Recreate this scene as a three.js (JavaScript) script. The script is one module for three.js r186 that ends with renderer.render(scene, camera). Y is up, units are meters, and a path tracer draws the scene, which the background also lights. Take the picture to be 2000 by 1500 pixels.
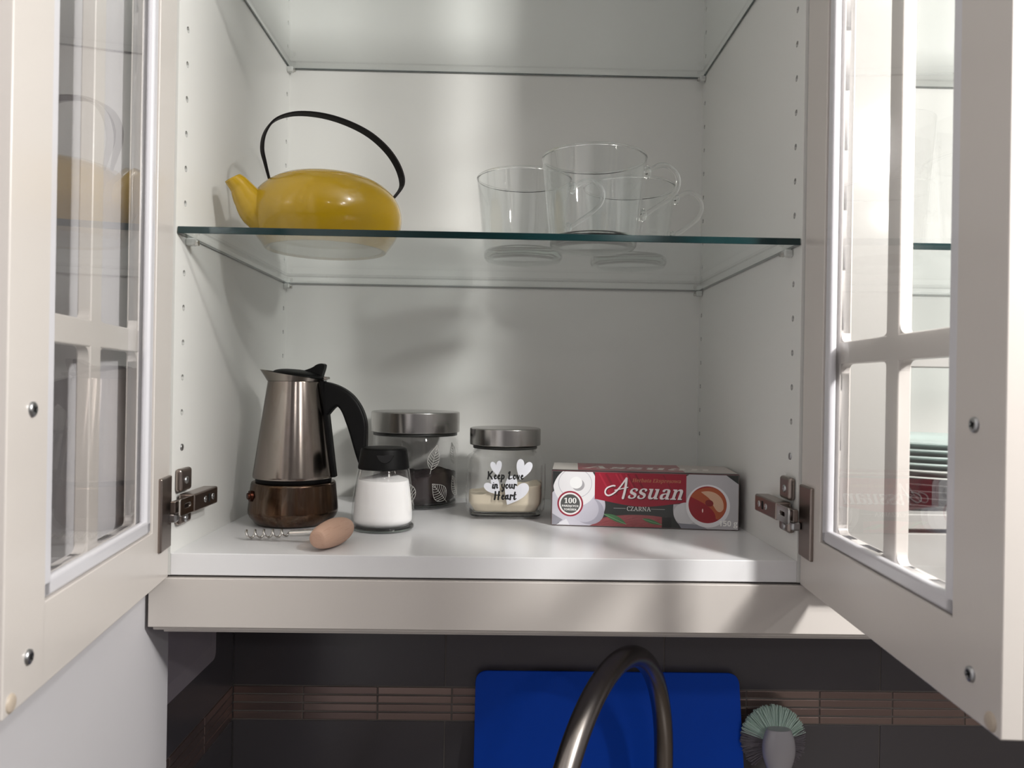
import * as THREE from 'three';
import { RoundedBoxGeometry } from 'three/addons/geometries/RoundedBoxGeometry.js';
import { mergeGeometries, mergeVertices, toCreasedNormals } from 'three/addons/utils/BufferGeometryUtils.js';
import { ImprovedNoise } from 'three/addons/math/ImprovedNoise.js';

// ---------------------------------------------------------------- camera, exposure, lamps
// Origin: middle of the cabinet's inner floor, at its front edge. x right, y up, z towards the camera.
const scene = new THREE.Scene();
const camera = new THREE.PerspectiveCamera(2 * Math.atan(750 / 1503) * 180 / Math.PI, 4 / 3, 0.02, 50);
camera.rotation.order = 'YXZ';
camera.position.set(0.00964, 0.15579, 0.69317);
camera.rotation.set(0.00061, -0.01632, 0.01638);
camera.focus = 0.84; camera.userData.fStop = 11;
scene.add(camera);
const renderer = new THREE.WebGLRenderer({ antialias: true });
renderer.toneMapping = THREE.LinearToneMapping;
renderer.toneMappingExposure = 3.1;
renderer.shadowMap.enabled = true;
scene.background = new THREE.Color(0x000000);

const CEIL = 0.97, FLOOR = -1.5, ROOM_R = 2.5, ROOM_F = 3.4, BACK = -0.375, LEFT = -0.351, PIER = -0.3036;
// recessed ceiling spots: x, z, strength (cd), lamp radius (m), which one
const LAMPS = [[0.74, 0.74, 0.8, 0.05, 'nearest the wall cabinets'], [1.3, 1.85, 0.6, 0.06, 'second from the wall cabinets'], [1.75, 2.75, 0.5, 0.07, 'farthest from the wall cabinets'], [0.6, 2.7, 0.25, 0.06, 'behind the viewer']];
const BULB = { at: [0.60, 0.535, 0.53], cd: 0.8, radius: 0.04 };
const LAMP_COLOR = new THREE.Color(1.0, 0.982, 0.95);

// ---------------------------------------------------------------- helpers
let seed = 7;
const rnd = () => { seed = (seed * 1664525 + 1013904223) >>> 0; return seed / 4294967296; };
const perlin = new ImprovedNoise();
const noise = (x, y, z = 0) => perlin.noise(x, y, z);
const V = (x, y, z) => new THREE.Vector3(x, y, z);
const used = {};
function numbered(name) { const n = used[name] = (used[name] ?? -1) + 1; return n ? `${name}_${String(n).padStart(3, '0')}` : name; }
function shade(m) { m.castShadow = m.receiveShadow = true; return m; }
function tag(o, label, category, group) { o.userData.label = label; o.userData.category = category; if (group) o.userData.group = group; return o; }
function thing(name, label, category, pos = [0, 0, 0], turn = 0, group) {
  const o = new THREE.Group(); o.name = numbered(name); o.position.set(...pos); o.rotation.y = turn; scene.add(o);
  return tag(o, label, category, group);
}
function part(name, geo, mat, parent, label) {
  if (Array.isArray(geo)) geo = merge(geo);
  const m = shade(new THREE.Mesh(geo, mat)); m.name = name; parent.add(m);
  if (label) m.userData.label = label;
  return m;
}
function solo(name, geo, mat, label, category, pos = [0, 0, 0], group) {
  const m = part(numbered(name), geo, mat, scene); m.position.set(...pos); return tag(m, label, category, group);
}
function struct(name, geo, mat) { const m = part(name, geo, mat, scene); m.userData.kind = 'structure'; return m; }
function merge(list) {
  return mergeGeometries(list.map(g => { const h = g.index ? g.toNonIndexed() : g.clone(); for (const k of Object.keys(h.attributes)) if (!['position', 'normal', 'uv'].includes(k)) h.deleteAttribute(k);
    if (!h.attributes.uv) h.setAttribute('uv', new THREE.BufferAttribute(new Float32Array(h.attributes.position.count * 2), 2)); return h; }));
}
// a box from corner to corner, its edges rounded
function box(x0, x1, y0, y1, z0, z1, r = 0.0008, seg = 2) {
  const w = x1 - x0, h = y1 - y0, d = z1 - z0;
  const g = r ? new RoundedBoxGeometry(w, h, d, seg, Math.min(r, w / 2.01, h / 2.01, d / 2.01)) : new THREE.BoxGeometry(w, h, d);
  g.translate((x0 + x1) / 2, (y0 + y1) / 2, (z0 + z1) / 2);
  const p = g.attributes.position, n = g.attributes.normal, uv = new Float32Array(p.count * 2);     // uv in metres
  for (let i = 0; i < p.count; i++) {
    const ax = Math.abs(n.getX(i)), ay = Math.abs(n.getY(i)), az = Math.abs(n.getZ(i));
    const [a, b] = ax >= ay && ax >= az ? [p.getZ(i), p.getY(i)] : ay >= az ? [p.getX(i), p.getZ(i)] : [p.getX(i), p.getY(i)];
    uv[2 * i] = a; uv[2 * i + 1] = b;
  }
  g.setAttribute('uv', new THREE.BufferAttribute(uv, 2));
  return g;
}
const lathe = (pts, seg = 96) => new THREE.LatheGeometry(pts.map(p => new THREE.Vector2(p[0], p[1])), seg);
const tube = (pts, r, n = 64, rs = 12, closed = false) => new THREE.TubeGeometry(new THREE.CatmullRomCurve3(pts, closed, 'centripetal'), n, r, rs, closed);
const cyl = (r0, r1, h, seg = 32) => new THREE.CylinderGeometry(r0, r1, h, seg);
// rounded polyline -> dense smooth profile
function smooth(pts, n = 60) { return new THREE.SplineCurve(pts.map(p => new THREE.Vector2(...p))).getPoints(n).map(p => [p.x, p.y]); }
function roundRect(target, x0, x1, y0, y1, r) {
  if (x0 > x1) [x0, x1] = [x1, x0];
  target.moveTo(x0 + r, y0); target.lineTo(x1 - r, y0); target.quadraticCurveTo(x1, y0, x1, y0 + r); target.lineTo(x1, y1 - r); target.quadraticCurveTo(x1, y1, x1 - r, y1);
  target.lineTo(x0 + r, y1); target.quadraticCurveTo(x0, y1, x0, y1 - r); target.lineTo(x0, y0 + r); target.quadraticCurveTo(x0, y0, x0 + r, y0);
  return target;
}
// a flat frame with rounded openings: uprights full height, crosspieces between them, a fillet in every corner
function framework(x0, x1, y0, y1, cols, rows, z0, z1, r = 0.0009, fillet = 0.0075) {      // cols / rows: the openings' spans
  const g = [], xs = [x0, ...cols.flat(), x1], ys = [y0, ...rows.flat(), y1];
  for (let i = 0; i < xs.length; i += 2) g.push(box(xs[i], xs[i + 1], y0, y1, z0, z1, r));
  for (const [a, b] of cols) for (let j = 0; j < ys.length; j += 2) g.push(box(a - 0.002, b + 0.002, ys[j], ys[j + 1], z0, z1, r));
  if (fillet) {
    const s = new THREE.Shape(); s.moveTo(-0.001, -0.001); s.lineTo(fillet, -0.001); s.lineTo(fillet, 0.00005); s.quadraticCurveTo(0.0006, 0.0006, 0.00005, fillet); s.lineTo(-0.001, fillet); s.closePath();
    const f = new THREE.ExtrudeGeometry(s, { depth: z1 - z0 - 2 * r, bevelEnabled: false, curveSegments: 8 }); f.translate(0, 0, z0 + r);
    for (const [a, b] of cols) for (const [c, d] of rows) for (const [x, y, t] of [[a, c, 0], [b, c, 1], [b, d, 2], [a, d, 3]]) { const h = f.clone(); h.rotateZ(t * Math.PI / 2); h.translate(x, y, 0); g.push(h); }
  }
  return g;
}
// a surface of revolution whose section goes from round (q = 0) to square (q = 1); profile rows: [radius, y, q]
function loft(profile, seg = 128, power = 7) {
  const pos = [], uv = [], idx = [], n = profile.length;
  for (let i = 0; i < n; i++) for (let j = 0; j <= seg; j++) {
    const t = j / seg * Math.PI * 2, [r, y, q = 0] = profile[i];
    const sq = (Math.abs(Math.cos(t)) ** power + Math.abs(Math.sin(t)) ** power) ** (-1 / power), R = r * (1 + q * (sq - 1));
    pos.push(R * Math.sin(t), y, R * Math.cos(t)); uv.push(j / seg, i / (n - 1));
  }
  for (let i = 0; i < n - 1; i++) for (let j = 0; j < seg; j++) { const a = i * (seg + 1) + j, b = a + seg + 1; idx.push(a, a + 1, b, b, a + 1, b + 1); }
  const g = new THREE.BufferGeometry();
  g.setAttribute('position', new THREE.Float32BufferAttribute(pos, 3)); g.setAttribute('uv', new THREE.Float32BufferAttribute(uv, 2)); g.setIndex(idx);
  const w = mergeVertices(g.deleteAttribute('uv') && g, 1e-6); w.computeVertexNormals();
  return toCreasedNormals(w, 0.7);
}
// a heap that fills a vessel: side follows radiusAt(y, angle), top follows heightAt(x, z)
function heap(radiusAt, heightAt, y0, bump = 0.0004, seg = 120, rings = 44) {
  const pos = [], idx = [];
  const col = (t) => { let y = 0.03; for (let k = 0; k < 8; k++) { const r = radiusAt(y, t); y = heightAt(r * Math.sin(t), r * Math.cos(t)); } return y; };
  const rows = 14;
  for (let i = 0; i <= rows; i++) for (let j = 0; j < seg; j++) {
    const t = j / seg * Math.PI * 2, top = col(t), y = y0 + (top - y0) * i / rows, r = radiusAt(y, t);
    pos.push(r * Math.sin(t), y, r * Math.cos(t));
  }
  for (let i = 1; i <= rings; i++) for (let j = 0; j < seg; j++) {
    const t = j / seg * Math.PI * 2, top = col(t), r = radiusAt(top, t) * (1 - i / rings), x = r * Math.sin(t), z = r * Math.cos(t);
    pos.push(x, heightAt(x, z) + bump * (noise(x * 900, z * 900, 3) + (rnd() - 0.5)), z);
  }
  const total = rows + rings;
  for (let i = 0; i < total; i++) for (let j = 0; j < seg; j++) { const a = i * seg + j, b = i * seg + (j + 1) % seg, c = a + seg, d = b + seg; idx.push(a, b, c, c, b, d); }
  const base = pos.length / 3; pos.push(0, y0, 0);
  for (let j = 0; j < seg; j++) idx.push(base, (j + 1) % seg, j);
  const g = new THREE.BufferGeometry(); g.setAttribute('position', new THREE.Float32BufferAttribute(pos, 3)); g.setIndex(idx); g.computeVertexNormals();
  return g;
}
function canvas(w, h, draw, srgb = true) {
  const c = document.createElement('canvas'); c.width = w; c.height = h; draw(c.getContext('2d'), w, h);
  const t = new THREE.CanvasTexture(c); if (srgb) t.colorSpace = THREE.SRGBColorSpace; t.anisotropy = 8; t.wrapS = t.wrapT = THREE.RepeatWrapping; return t;
}
function dataTexture(n, f, srgb = true) {      // f(u, v) -> [r, g, b] 0..1, tiles
  const d = new Uint8Array(n * n * 4);
  for (let y = 0; y < n; y++) for (let x = 0; x < n; x++) { const c = f(x / n, y / n); for (let k = 0; k < 3; k++) d[4 * (y * n + x) + k] = Math.max(0, Math.min(255, c[k] * 255)); d[4 * (y * n + x) + 3] = 255; }
  const t = new THREE.DataTexture(d, n, n); t.magFilter = THREE.LinearFilter; t.minFilter = THREE.LinearFilter; t.wrapS = t.wrapT = THREE.RepeatWrapping; if (srgb) t.colorSpace = THREE.SRGBColorSpace; t.needsUpdate = true; return t;
}
const std = (color, roughness, metalness = 0, more = {}) => new THREE.MeshStandardMaterial({ color, roughness, metalness, ...more });
const phys = (o) => new THREE.MeshPhysicalMaterial(o);

// ---------------------------------------------------------------- materials
const grainBump = dataTexture(256, (u, v) => { const g = 0.5 + 0.25 * (rnd() - 0.5) + 0.3 * noise(u * 40, v * 40) ; return [g, g, g]; }, false);
grainBump.repeat.set(14, 14);
const M = {
  melamine: std(0xd9d9d6, 0.36, 0, { bumpMap: grainBump, bumpScale: 0.00002 }),
  melamineFloor: std(0xe0e0e2, 0.24, 0, { bumpMap: grainBump, bumpScale: 0.00002 }),
  lacquer: phys({ color: 0xc8c2bd, roughness: 0.34, clearcoat: 0.35, clearcoatRoughness: 0.18 }),
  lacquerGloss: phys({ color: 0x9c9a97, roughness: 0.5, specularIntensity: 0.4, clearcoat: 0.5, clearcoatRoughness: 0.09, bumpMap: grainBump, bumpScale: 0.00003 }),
  bead: phys({ color: 0xcbcacf, roughness: 0.3, clearcoat: 0.5, clearcoatRoughness: 0.15 }),
  paint: std(0xbcbabd, 0.85),
  chip: std(0x0c0907, 0.95),
  pane: phys({ color: 0xffffff, transmission: 1, thickness: 0, roughness: 0, ior: 1.5 }),
  shelfPane: phys({ color: 0xfbfdfd, transmission: 1, thickness: 0, roughness: 0, ior: 1.5 }),
  shelfEdge: phys({ color: 0x0a2f31, roughness: 0.12, transmission: 0.25, thickness: 0, ior: 1.5 }),
  jarGlass: phys({ color: 0xfefefe, transmission: 1, thickness: 0, roughness: 0, ior: 1.38 }),
  mugWall: phys({ color: 0xfcfdfd, transmission: 1, thickness: 0, roughness: 0, ior: 1.5 }),
  mugGlass: phys({ color: 0xffffff, transmission: 1, thickness: 0.004, roughness: 0, ior: 1.47, attenuationColor: new THREE.Color(0.85, 0.95, 0.9), attenuationDistance: 0.05 }),
  nickel: std(0xb3b4b6, 0.34, 1),
  chrome: std(0xc9c7c4, 0.14, 1),
  darkNickel: std(0x958a84, 0.3, 1),
  steelBrushed: std(0xb4b2b0, 0.22, 1),
  black: phys({ color: 0x060607, roughness: 0.5, specularIntensity: 0.4 }),
  blackGloss: std(0x09090a, 0.22),
  grout: std(0x8a8480, 0.9),
  hole: std(0x050505, 1),
};

// ---------------------------------------------------------------- the room
struct('floor', box(-0.6, ROOM_R + 0.1, FLOOR - 0.1, FLOOR, BACK - 0.1, ROOM_F + 0.1, 0), std(0x77716b, 0.5));
struct('ceiling', box(-0.6, ROOM_R + 0.1, CEIL, CEIL + 0.1, BACK - 0.1, ROOM_F + 0.1, 0), std(0xcfcdca, 0.9));
const wallBack = struct('wall_back', box(-0.5, ROOM_R + 0.1, FLOOR, CEIL, BACK - 0.1, BACK - 0.007, 0), M.paint);
const wallLeft = struct('wall_left', box(LEFT - 0.12, LEFT - 0.007, FLOOR, CEIL, BACK - 0.1, ROOM_F, 0), M.paint);
part('plaster_face', box(LEFT - 0.007, PIER, FLOOR, CEIL, -0.0505, ROOM_F, 0.001), M.paint, wallLeft);
struct('wall_right', box(ROOM_R, ROOM_R + 0.1, FLOOR, CEIL, BACK, ROOM_F, 0), M.paint);
struct('wall_front', box(LEFT, ROOM_R, FLOOR, CEIL, ROOM_F, ROOM_F + 0.1, 0), M.paint);

// tiles: dark field tiles and a band of four rows of narrow metallic tiles
{
  const fieldMats = [0, 1, 2].map(k => phys({ color: [0x605d62, 0x625f64, 0x5e5b60][k], roughness: 0.24, clearcoat: 0.3, clearcoatRoughness: 0.2 }));
  const bump = dataTexture(128, (u, v) => { const g = 0.5 + 0.5 * noise(u * 8, v * 30); return [g, g, g]; }, false);
  const bandMats = [0, 1, 2].map(k => std([0xa8948f, 0xb09b95, 0xa08c88][k], 0.3, 0.8, { bumpMap: bump, bumpScale: 0.00006 }));
  const G = 0.0016, top = -0.2652, row = 0.0118, rows = 4, bottom = top - rows * row;
  part('grout_bed', box(LEFT, 1.6, -0.53, 0.02, BACK - 0.007, BACK - 0.0014, 0), M.grout, wallBack);
  part('grout_bed', box(LEFT - 0.007, LEFT - 0.0014, -0.53, 0.02, BACK, -0.051, 0), M.grout, wallLeft);
  const tilesX = (x0, x1, y0, y1) => part('tile', box(x0 + G / 2, x1 - G / 2, y0 + G / 2, y1 - G / 2, BACK - 0.006, BACK, 0.0007), fieldMats[(rnd() * 3) | 0], wallBack);
  const tilesZ = (z0, z1, y0, y1) => part('tile', box(LEFT - 0.006, LEFT, y0 + G / 2, y1 - G / 2, z0 + G / 2, z1 - G / 2, 0.0007), fieldMats[(rnd() * 3) | 0], wallLeft);
  const jx = [LEFT, -0.0588, 0.2453, 0.5494, 0.8535, 1.1576];
  for (let i = 0; i < jx.length - 1; i++) { tilesX(jx[i], jx[i + 1], top, top + 0.28); tilesX(jx[i], jx[i + 1], bottom - 0.2, bottom); }
  tilesZ(BACK, -0.051, top, top + 0.28); tilesZ(BACK, -0.051, bottom - 0.2, bottom);
  const bx = [LEFT]; for (let k = 0; k < 12; k++) bx.push(-0.2547 + 0.1027 * k);
  for (let i = 0; i < bx.length - 1; i++) for (let r = 0; r < rows; r++)
    part('mosaic_tile', box(bx[i] + G / 2, bx[i + 1] - G / 2, top - (r + 1) * row + 0.0011, top - r * row - 0.0011, BACK - 0.006, BACK + 0.0002, 0.0008), bandMats[(rnd() * 3) | 0], wallBack);
  const bz = [BACK, -0.2727, -0.17, -0.0673, -0.051];
  for (let i = 0; i < bz.length - 1; i++) for (let r = 0; r < rows; r++)
    part('mosaic_tile', box(LEFT - 0.006, LEFT + 0.0002, top - (r + 1) * row + 0.0011, top - r * row - 0.0011, bz[i] + G / 2, bz[i + 1] - G / 2, 0.0008), bandMats[(rnd() * 3) | 0], wallLeft);
}

// ceiling spots, outside the frame
for (const [x, z, cd, r, which] of LAMPS) {
  const t = thing('ceiling_spot', `recessed round ceiling spot in a white ring, ${which}`, 'lamp', [x, CEIL, z], 0, 'recessed ceiling spots');
  part('rim', lathe([[0.045, 0], [0.058, 0], [0.06, -0.003], [0.056, -0.006], [0.046, -0.006], [0.045, 0]], 48), M.lacquerGloss, t);
  part('lens', new THREE.CircleGeometry(0.0455, 40).rotateX(Math.PI / 2).translate(0, -0.003, 0), std(0x111111, 0.5, 0, { emissive: new THREE.Color(1, 0.93, 0.85), emissiveIntensity: 6 }), t);
  const L = new THREE.SpotLight(LAMP_COLOR, cd, 0, Math.PI / 2.15, 0.6, 2);
  L.position.set(x, CEIL - 0.012, z); L.target.position.set(x - 0.35, CEIL - 1.0, z - 0.45); L.castShadow = true; L.shadow.radius = r / 0.02; L.shadow.mapSize.set(1024, 1024);
  L.name = 'spot_lamp'; scene.add(L, L.target);
}


{
  const [x, y, z] = BULB.at, t = thing('pendant_lamp', 'bare round bulb hanging on a black cord to the right of the viewer', 'lamp', [x, y, z]);
  part('bulb', new THREE.SphereGeometry(BULB.radius, 32, 24), std(0x111111, 0.4, 0, { emissive: new THREE.Color(1, 0.95, 0.88), emissiveIntensity: 14 }), t).castShadow = false;
  part('socket', lathe([[0, 0.072], [0.008, 0.072], [0.013, 0.065], [0.0135, 0.034], [0.012, 0.03], [0, 0.03]], 32), M.black, t);
  part('cord', cyl(0.0022, 0.0022, CEIL - y - 0.07, 12).translate(0, 0.07 + (CEIL - y - 0.07) / 2, 0), M.black, t);
  const L = new THREE.PointLight(LAMP_COLOR, BULB.cd, 0, 2); L.position.set(x, y, z); L.castShadow = true; L.shadow.radius = BULB.radius / 0.02; L.shadow.mapSize.set(1024, 1024); L.name = 'bulb_light'; scene.add(L);
}
// ---------------------------------------------------------------- the open wall cabinet
const H = 0.282, TOP = 0.88, CB = -0.357;
const cab = thing('wall_cabinet', 'white wall cabinet standing open with glazed doors swung out at both sides', 'cabinet');
function sidePanel(s) {
  // drawn in (-z, y), holes drilled right through, then stood up; the lining closes each hole
  const sh = new THREE.Shape(); sh.moveTo(0, -0.0195); sh.lineTo(-CB, -0.0195); sh.lineTo(-CB, TOP); sh.lineTo(0, TOP); sh.closePath();
  const spots = [];
  const y0 = s < 0 ? 0.4772 : 0.5094;
  for (const z of [-0.0197, -0.3459]) for (let k = -10; k < 17; k++) {
    const y = y0 - k * 0.032; if (y < 0.08 || y > TOP - 0.05) continue;
    if (Math.abs(y - (y0 - (s < 0 ? 6 : 7) * 0.032)) < 0.004) continue;               // the shelf pins sit in these
    if (z > -0.1 && Math.abs(y - 0.0932) < 0.006) continue;                          // a screw sits here
    spots.push([z, y]);
  }
  const circle = [];
  for (const [z, y] of spots) { const p = new THREE.Path(); p.absarc(-z, y, 0.003, 0, Math.PI * 2, true); sh.holes.push(p); }
  const g = new THREE.ExtrudeGeometry(sh, { depth: 0.018, bevelEnabled: false, curveSegments: 6 });
  g.rotateY(Math.PI / 2); g.translate(s < 0 ? -H - 0.018 : H, 0, 0);
  const m = part('side_panel', g, M.melamine, cab);
  const lining = lathe([[0, 0.011], [0.00302, 0.011], [0.00302, 0.0002]], 16); lining.rotateZ(-Math.PI / 2 * s);
  for (const [z, y] of spots) part('pin_hole', lining, M.chip, m).position.set(s * H, y, z);
  // the grey screw of the hinge row
  const sc = lathe([[0, 0.0011], [0.0022, 0.0012], [0.0032, 0.0008], [0.0034, -0.002]], 24); sc.rotateZ(Math.PI / 2 * s);
  part('screw', sc, M.nickel, m, 'grey metal screw in the hole row').position.set(s * H, 0.0931, -0.0202);
  return m;
}
sidePanel(-1); sidePanel(1);
part('bottom_panel', box(-H, H, -0.0195, 0, CB, 0, 0.0006), M.melamineFloor, cab);
part('top_panel', box(-H, H, TOP - 0.018, TOP, CB, 0, 0.0006), M.melamine, cab);
part('back_panel', box(-H - 0.018, H + 0.018, -0.0195, TOP, BACK, CB, 0.0004), M.melamine, cab);

// shelf supports: a metal pin with a clear cap
for (const y of [0.2867, 0.5778]) for (const s of [-1, 1]) for (const z of [-0.0245, -0.345]) {
  const clip = part('shelf_support', merge([box(s * H - (s > 0 ? 0.0085 : 0), s * H + (s > 0 ? 0 : 0.0085), y - 0.0075, y - 0.0002, z - 0.0045, z + 0.0045, 0.002)]), phys({ color: 0xf2f4f2, transmission: 0.5, thickness: 0, roughness: 0.2, ior: 1.5 }), cab);
  const pin = cyl(0.0025, 0.0025, 0.014, 16); pin.rotateZ(Math.PI / 2); pin.translate(s * (H - 0.004), y - 0.0048, z);
  part('pin', pin, M.chrome, clip);
}

// a glazed door: x runs from the hinge edge to the free edge (times s), z out of its inner face
const doorTop = 0.878, doorBottom = -0.0205, doorHigh = doorTop - doorBottom;
function glazedDoor(s, A, B, w) {
  const e = V((B[0] - A[0]) * s, 0, (B[1] - A[1]) * s).normalize();
  const span = (a, b) => [Math.min(s * a, s * b), Math.max(s * a, s * b)], m = 0.057, hb = 0.0097, cut = [0.1975, 0.2157];
  const inner = framework(...span(0, w), 0, doorHigh, [span(0.048, w - 0.048)], [[0.048, doorHigh - 0.048]], -0.0112, 0, 0.0009, 0);
  const front = framework(...span(0, w), 0, doorHigh, [span(m, w - m)], [[m, doorHigh - m]], -0.02, -0.0108, 0.0009, 0.0075);
  const d = part('door', merge([...inner, ...front]), M.lacquer, cab, s < 0 ? 'left glazed door swung open' : 'right glazed door swung open');
  d.position.set(A[0], doorBottom, A[1]); d.rotation.y = Math.atan2(-e.z, e.x);
  const cols = [span(m, w / 2 - hb), span(w / 2 + hb, w - m)].sort((p, q) => p[0] - q[0]), rows = [[m, cut[0]], [cut[1], doorHigh - cut[1]], [doorHigh - cut[0], doorHigh - m]];
  part('glazing_bars', framework(cols[0][0] - 0.006, cols[1][1] + 0.006, m - 0.006, doorHigh - m + 0.006, cols, rows, -0.0199, -0.0106, 0.0012, 0.0075), M.lacquer, d);
  part('glass_pane', box(s < 0 ? -w + 0.05 : 0.05, s < 0 ? -0.05 : w - 0.05, 0.05, doorHigh - 0.05, -0.0098, -0.0062, 0), M.pane, d);
  const bar = (u0, u1, y0, y1) => box(Math.min(s * u0, s * u1), Math.max(s * u0, s * u1), y0, y1, -0.0075, -0.0012, 0.0028, 4);
  const bd = [bar(0.0482, 0.0598, 0.0482, doorHigh - 0.0482), bar(w - 0.0598, w - 0.0482, 0.0482, doorHigh - 0.0482), bar(0.0482, w - 0.0482, 0.0482, 0.0598), bar(0.0482, w - 0.0482, doorHigh - 0.0598, doorHigh - 0.0482)];
  part('glazing_bead', bd, M.bead, d);
  // the handle's two screws, a round bumper, and the bar handle outside
  const head = lathe([[0, 0.0004], [0.0012, 0.0016], [0.003, 0.0019], [0.0041, 0.0013], [0.0043, 0], [0.0043, -0.001]], 28); head.rotateX(Math.PI / 2);
  const slot = merge([box(-0.0022, 0.0022, -0.0004, 0.0004, 0.0006, 0.00195, 0), box(-0.0004, 0.0004, -0.0022, 0.0022, 0.0006, 0.00195, 0)]); slot.rotateZ(0.5);
  for (const y of [0.1585, 0.0235]) {
    const sc = part('screw', head, M.nickel, d); sc.position.set(s * (w - 0.0275), y, 0);
    part('cross_slot', slot, M.hole, sc);
  }
  const bump = lathe([[0, 0.0016], [0.0035, 0.0015], [0.0048, 0.0008], [0.0051, 0]], 28); bump.rotateX(Math.PI / 2);
  part('bumper', bump, phys({ color: 0xcdbfae, roughness: 0.4, transmission: 0.3, thickness: 0 }), d).position.set(s * (w - 0.0085), 0.006, 0);
  part('handle', tube([V(s * (w - 0.0275), 0.0235, -0.02), V(s * (w - 0.0275), 0.0235, -0.038), V(s * (w - 0.0275), 0.03, -0.046), V(s * (w - 0.0275), 0.152, -0.046), V(s * (w - 0.0275), 0.1585, -0.038), V(s * (w - 0.0275), 0.1585, -0.02)], 0.005, 60), M.steelBrushed, d);
  return d;
}
glazedDoor(-1, [-0.283, 0.0022], [-0.2413, 0.2945], 0.2975);
glazedDoor(1, [0.284, 0.0022], [0.2663, 0.3044], 0.306);

// concealed hinges at the bottom of both doors
for (const s of [-1, 1]) {
  const hinge = part('hinge', merge([box(s < 0 ? -0.279 : 0.2645, s < 0 ? -0.2645 : 0.279, 0.0352, 0.0518, -0.066, -0.008, 0.0018)]), M.darkNickel, cab, s < 0 ? 'concealed hinge of the left door' : 'concealed hinge of the right door');
  const X = (a, b) => s < 0 ? [-b, -a] : [a, b];
  // mounting plate: two wings on the side panel, each with a cross screw
  for (const [a, b] of [[0.0535, 0.0745], [0.0235, 0.0345]]) {
    const w = part('mounting_wing', box(...X(0.2755, 0.282), a, b, -0.0305, -0.0055, 0.003, 3), M.darkNickel, hinge);
  }
  for (const y of [0.0635, 0.0288]) { const sc = lathe([[0, 0.0006], [0.002, 0.0014], [0.0034, 0.0009], [0.0036, -0.001]], 20); sc.rotateZ(Math.PI / 2 * s); part('screw', sc, M.nickel, hinge).position.set(s * 0.2755, y, -0.0165); }
  // adjusting screws and a slot in the arm
  for (const z of [-0.053, -0.034]) { const sc = lathe([[0, -0.0004], [0.0012, 0.0006], [0.0029, 0.0006], [0.0031, -0.001]], 20); sc.rotateZ(Math.PI / 2 * s); part('adjusting_screw', sc, M.nickel, hinge).position.set(s * 0.2645, 0.0436, z); }
  part('arm_slot', box(...X(0.2642, 0.266), 0.0398, 0.0475, -0.0455, -0.0415, 0), M.hole, hinge);
  // bright link between the arm and the cup plate, a slot in it
  const link = new THREE.Shape(); roundRect(link, -0.022, 0.014, 0.0365, 0.0508, 0.002); link.holes.push(roundRect(new THREE.Path(), -0.008, 0.006, 0.0418, 0.0462, 0.0018));
  const lg = new THREE.ExtrudeGeometry(link, { depth: 0.0012, bevelEnabled: true, bevelSize: 0.0003, bevelThickness: 0.0003, bevelSegments: 2 }); lg.rotateY(-Math.PI / 2);
  lg.translate(s < 0 ? -0.2655 : 0.2668, 0, 0.0065); const lk = lg; 
  part('link', lk, M.chrome, hinge);
  part('link_core', box(...X(0.2705, 0.2755), 0.038, 0.049, -0.012, 0.018, 0.001), M.darkNickel, hinge);
  part('stop', box(...X(0.272, 0.28), 0.0295, 0.0375, 0.006, 0.0135, 0.002), M.nickel, hinge);
  // cup plate on the door's inner face
  const [A, B] = s < 0 ? [[-0.283, 0.0022], [-0.2413, 0.2945]] : [[0.284, 0.0022], [0.2663, 0.3044]];
  const e = V((B[0] - A[0]) * s, 0, (B[1] - A[1]) * s).normalize();
  const cp = part('cup_plate', box(Math.min(s * 0.003, s * 0.033), Math.max(s * 0.003, s * 0.033), 0.007, 0.0705, -0.001, 0.0032, 0.0016, 3), M.darkNickel, hinge);
  cp.position.set(A[0], 0, A[1]); cp.rotation.y = Math.atan2(-e.z, e.x);
}

// glass shelves
function glassShelf(label, x0, x1, y, z1 = -0.0016) {
  const t = thing('glass_shelf', label, 'shelf', [(x0 + x1) / 2, y, 0], 0, 'clear glass shelves');
  const w = (x1 - x0) / 2 - 0.0008, z0 = CB + 0.001;
  part('pane', box(-w + 0.0012, w - 0.0012, 0, 0.0062, z0 + 0.0012, z1 - 0.0012, 0), M.shelfPane, t);
  part('polished_edge', merge([box(-w, w, 0, 0.0062, z1 - 0.0012, z1, 0.0005), box(-w, w, 0.0002, 0.0024, z0, z0 + 0.0012, 0.0004), box(-w, -w + 0.0012, 0.0002, 0.0024, z0, z1, 0.0004), box(w - 0.0012, w, 0.0002, 0.0024, z0, z1, 0.0004)]), M.shelfEdge, t, 'dark green glass edge');
}
glassShelf('glass shelf in the open cabinet carrying the yellow kettle and glass mugs', -H, H, 0.2867);
glassShelf('empty glass shelf above the kettle at the top of the open cabinet', -H, H, 0.5778);

// pelmet under the cabinets
{
  const t = solo('pelmet', [box(-0.3, 0.95, -0.0655, -0.0216, -0.016, 0.003, 0.0008), box(-0.2967, 0.95, -0.0688, -0.0645, -0.016, 0.0004, 0.0014, 3), box(-0.2885, 0.95, -0.0714, -0.068, -0.016, -0.0032, 0.001, 3)], M.lacquer, 'long cream pelmet board with stepped lower edge running under the wall cabinets', 'trim');
}

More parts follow.
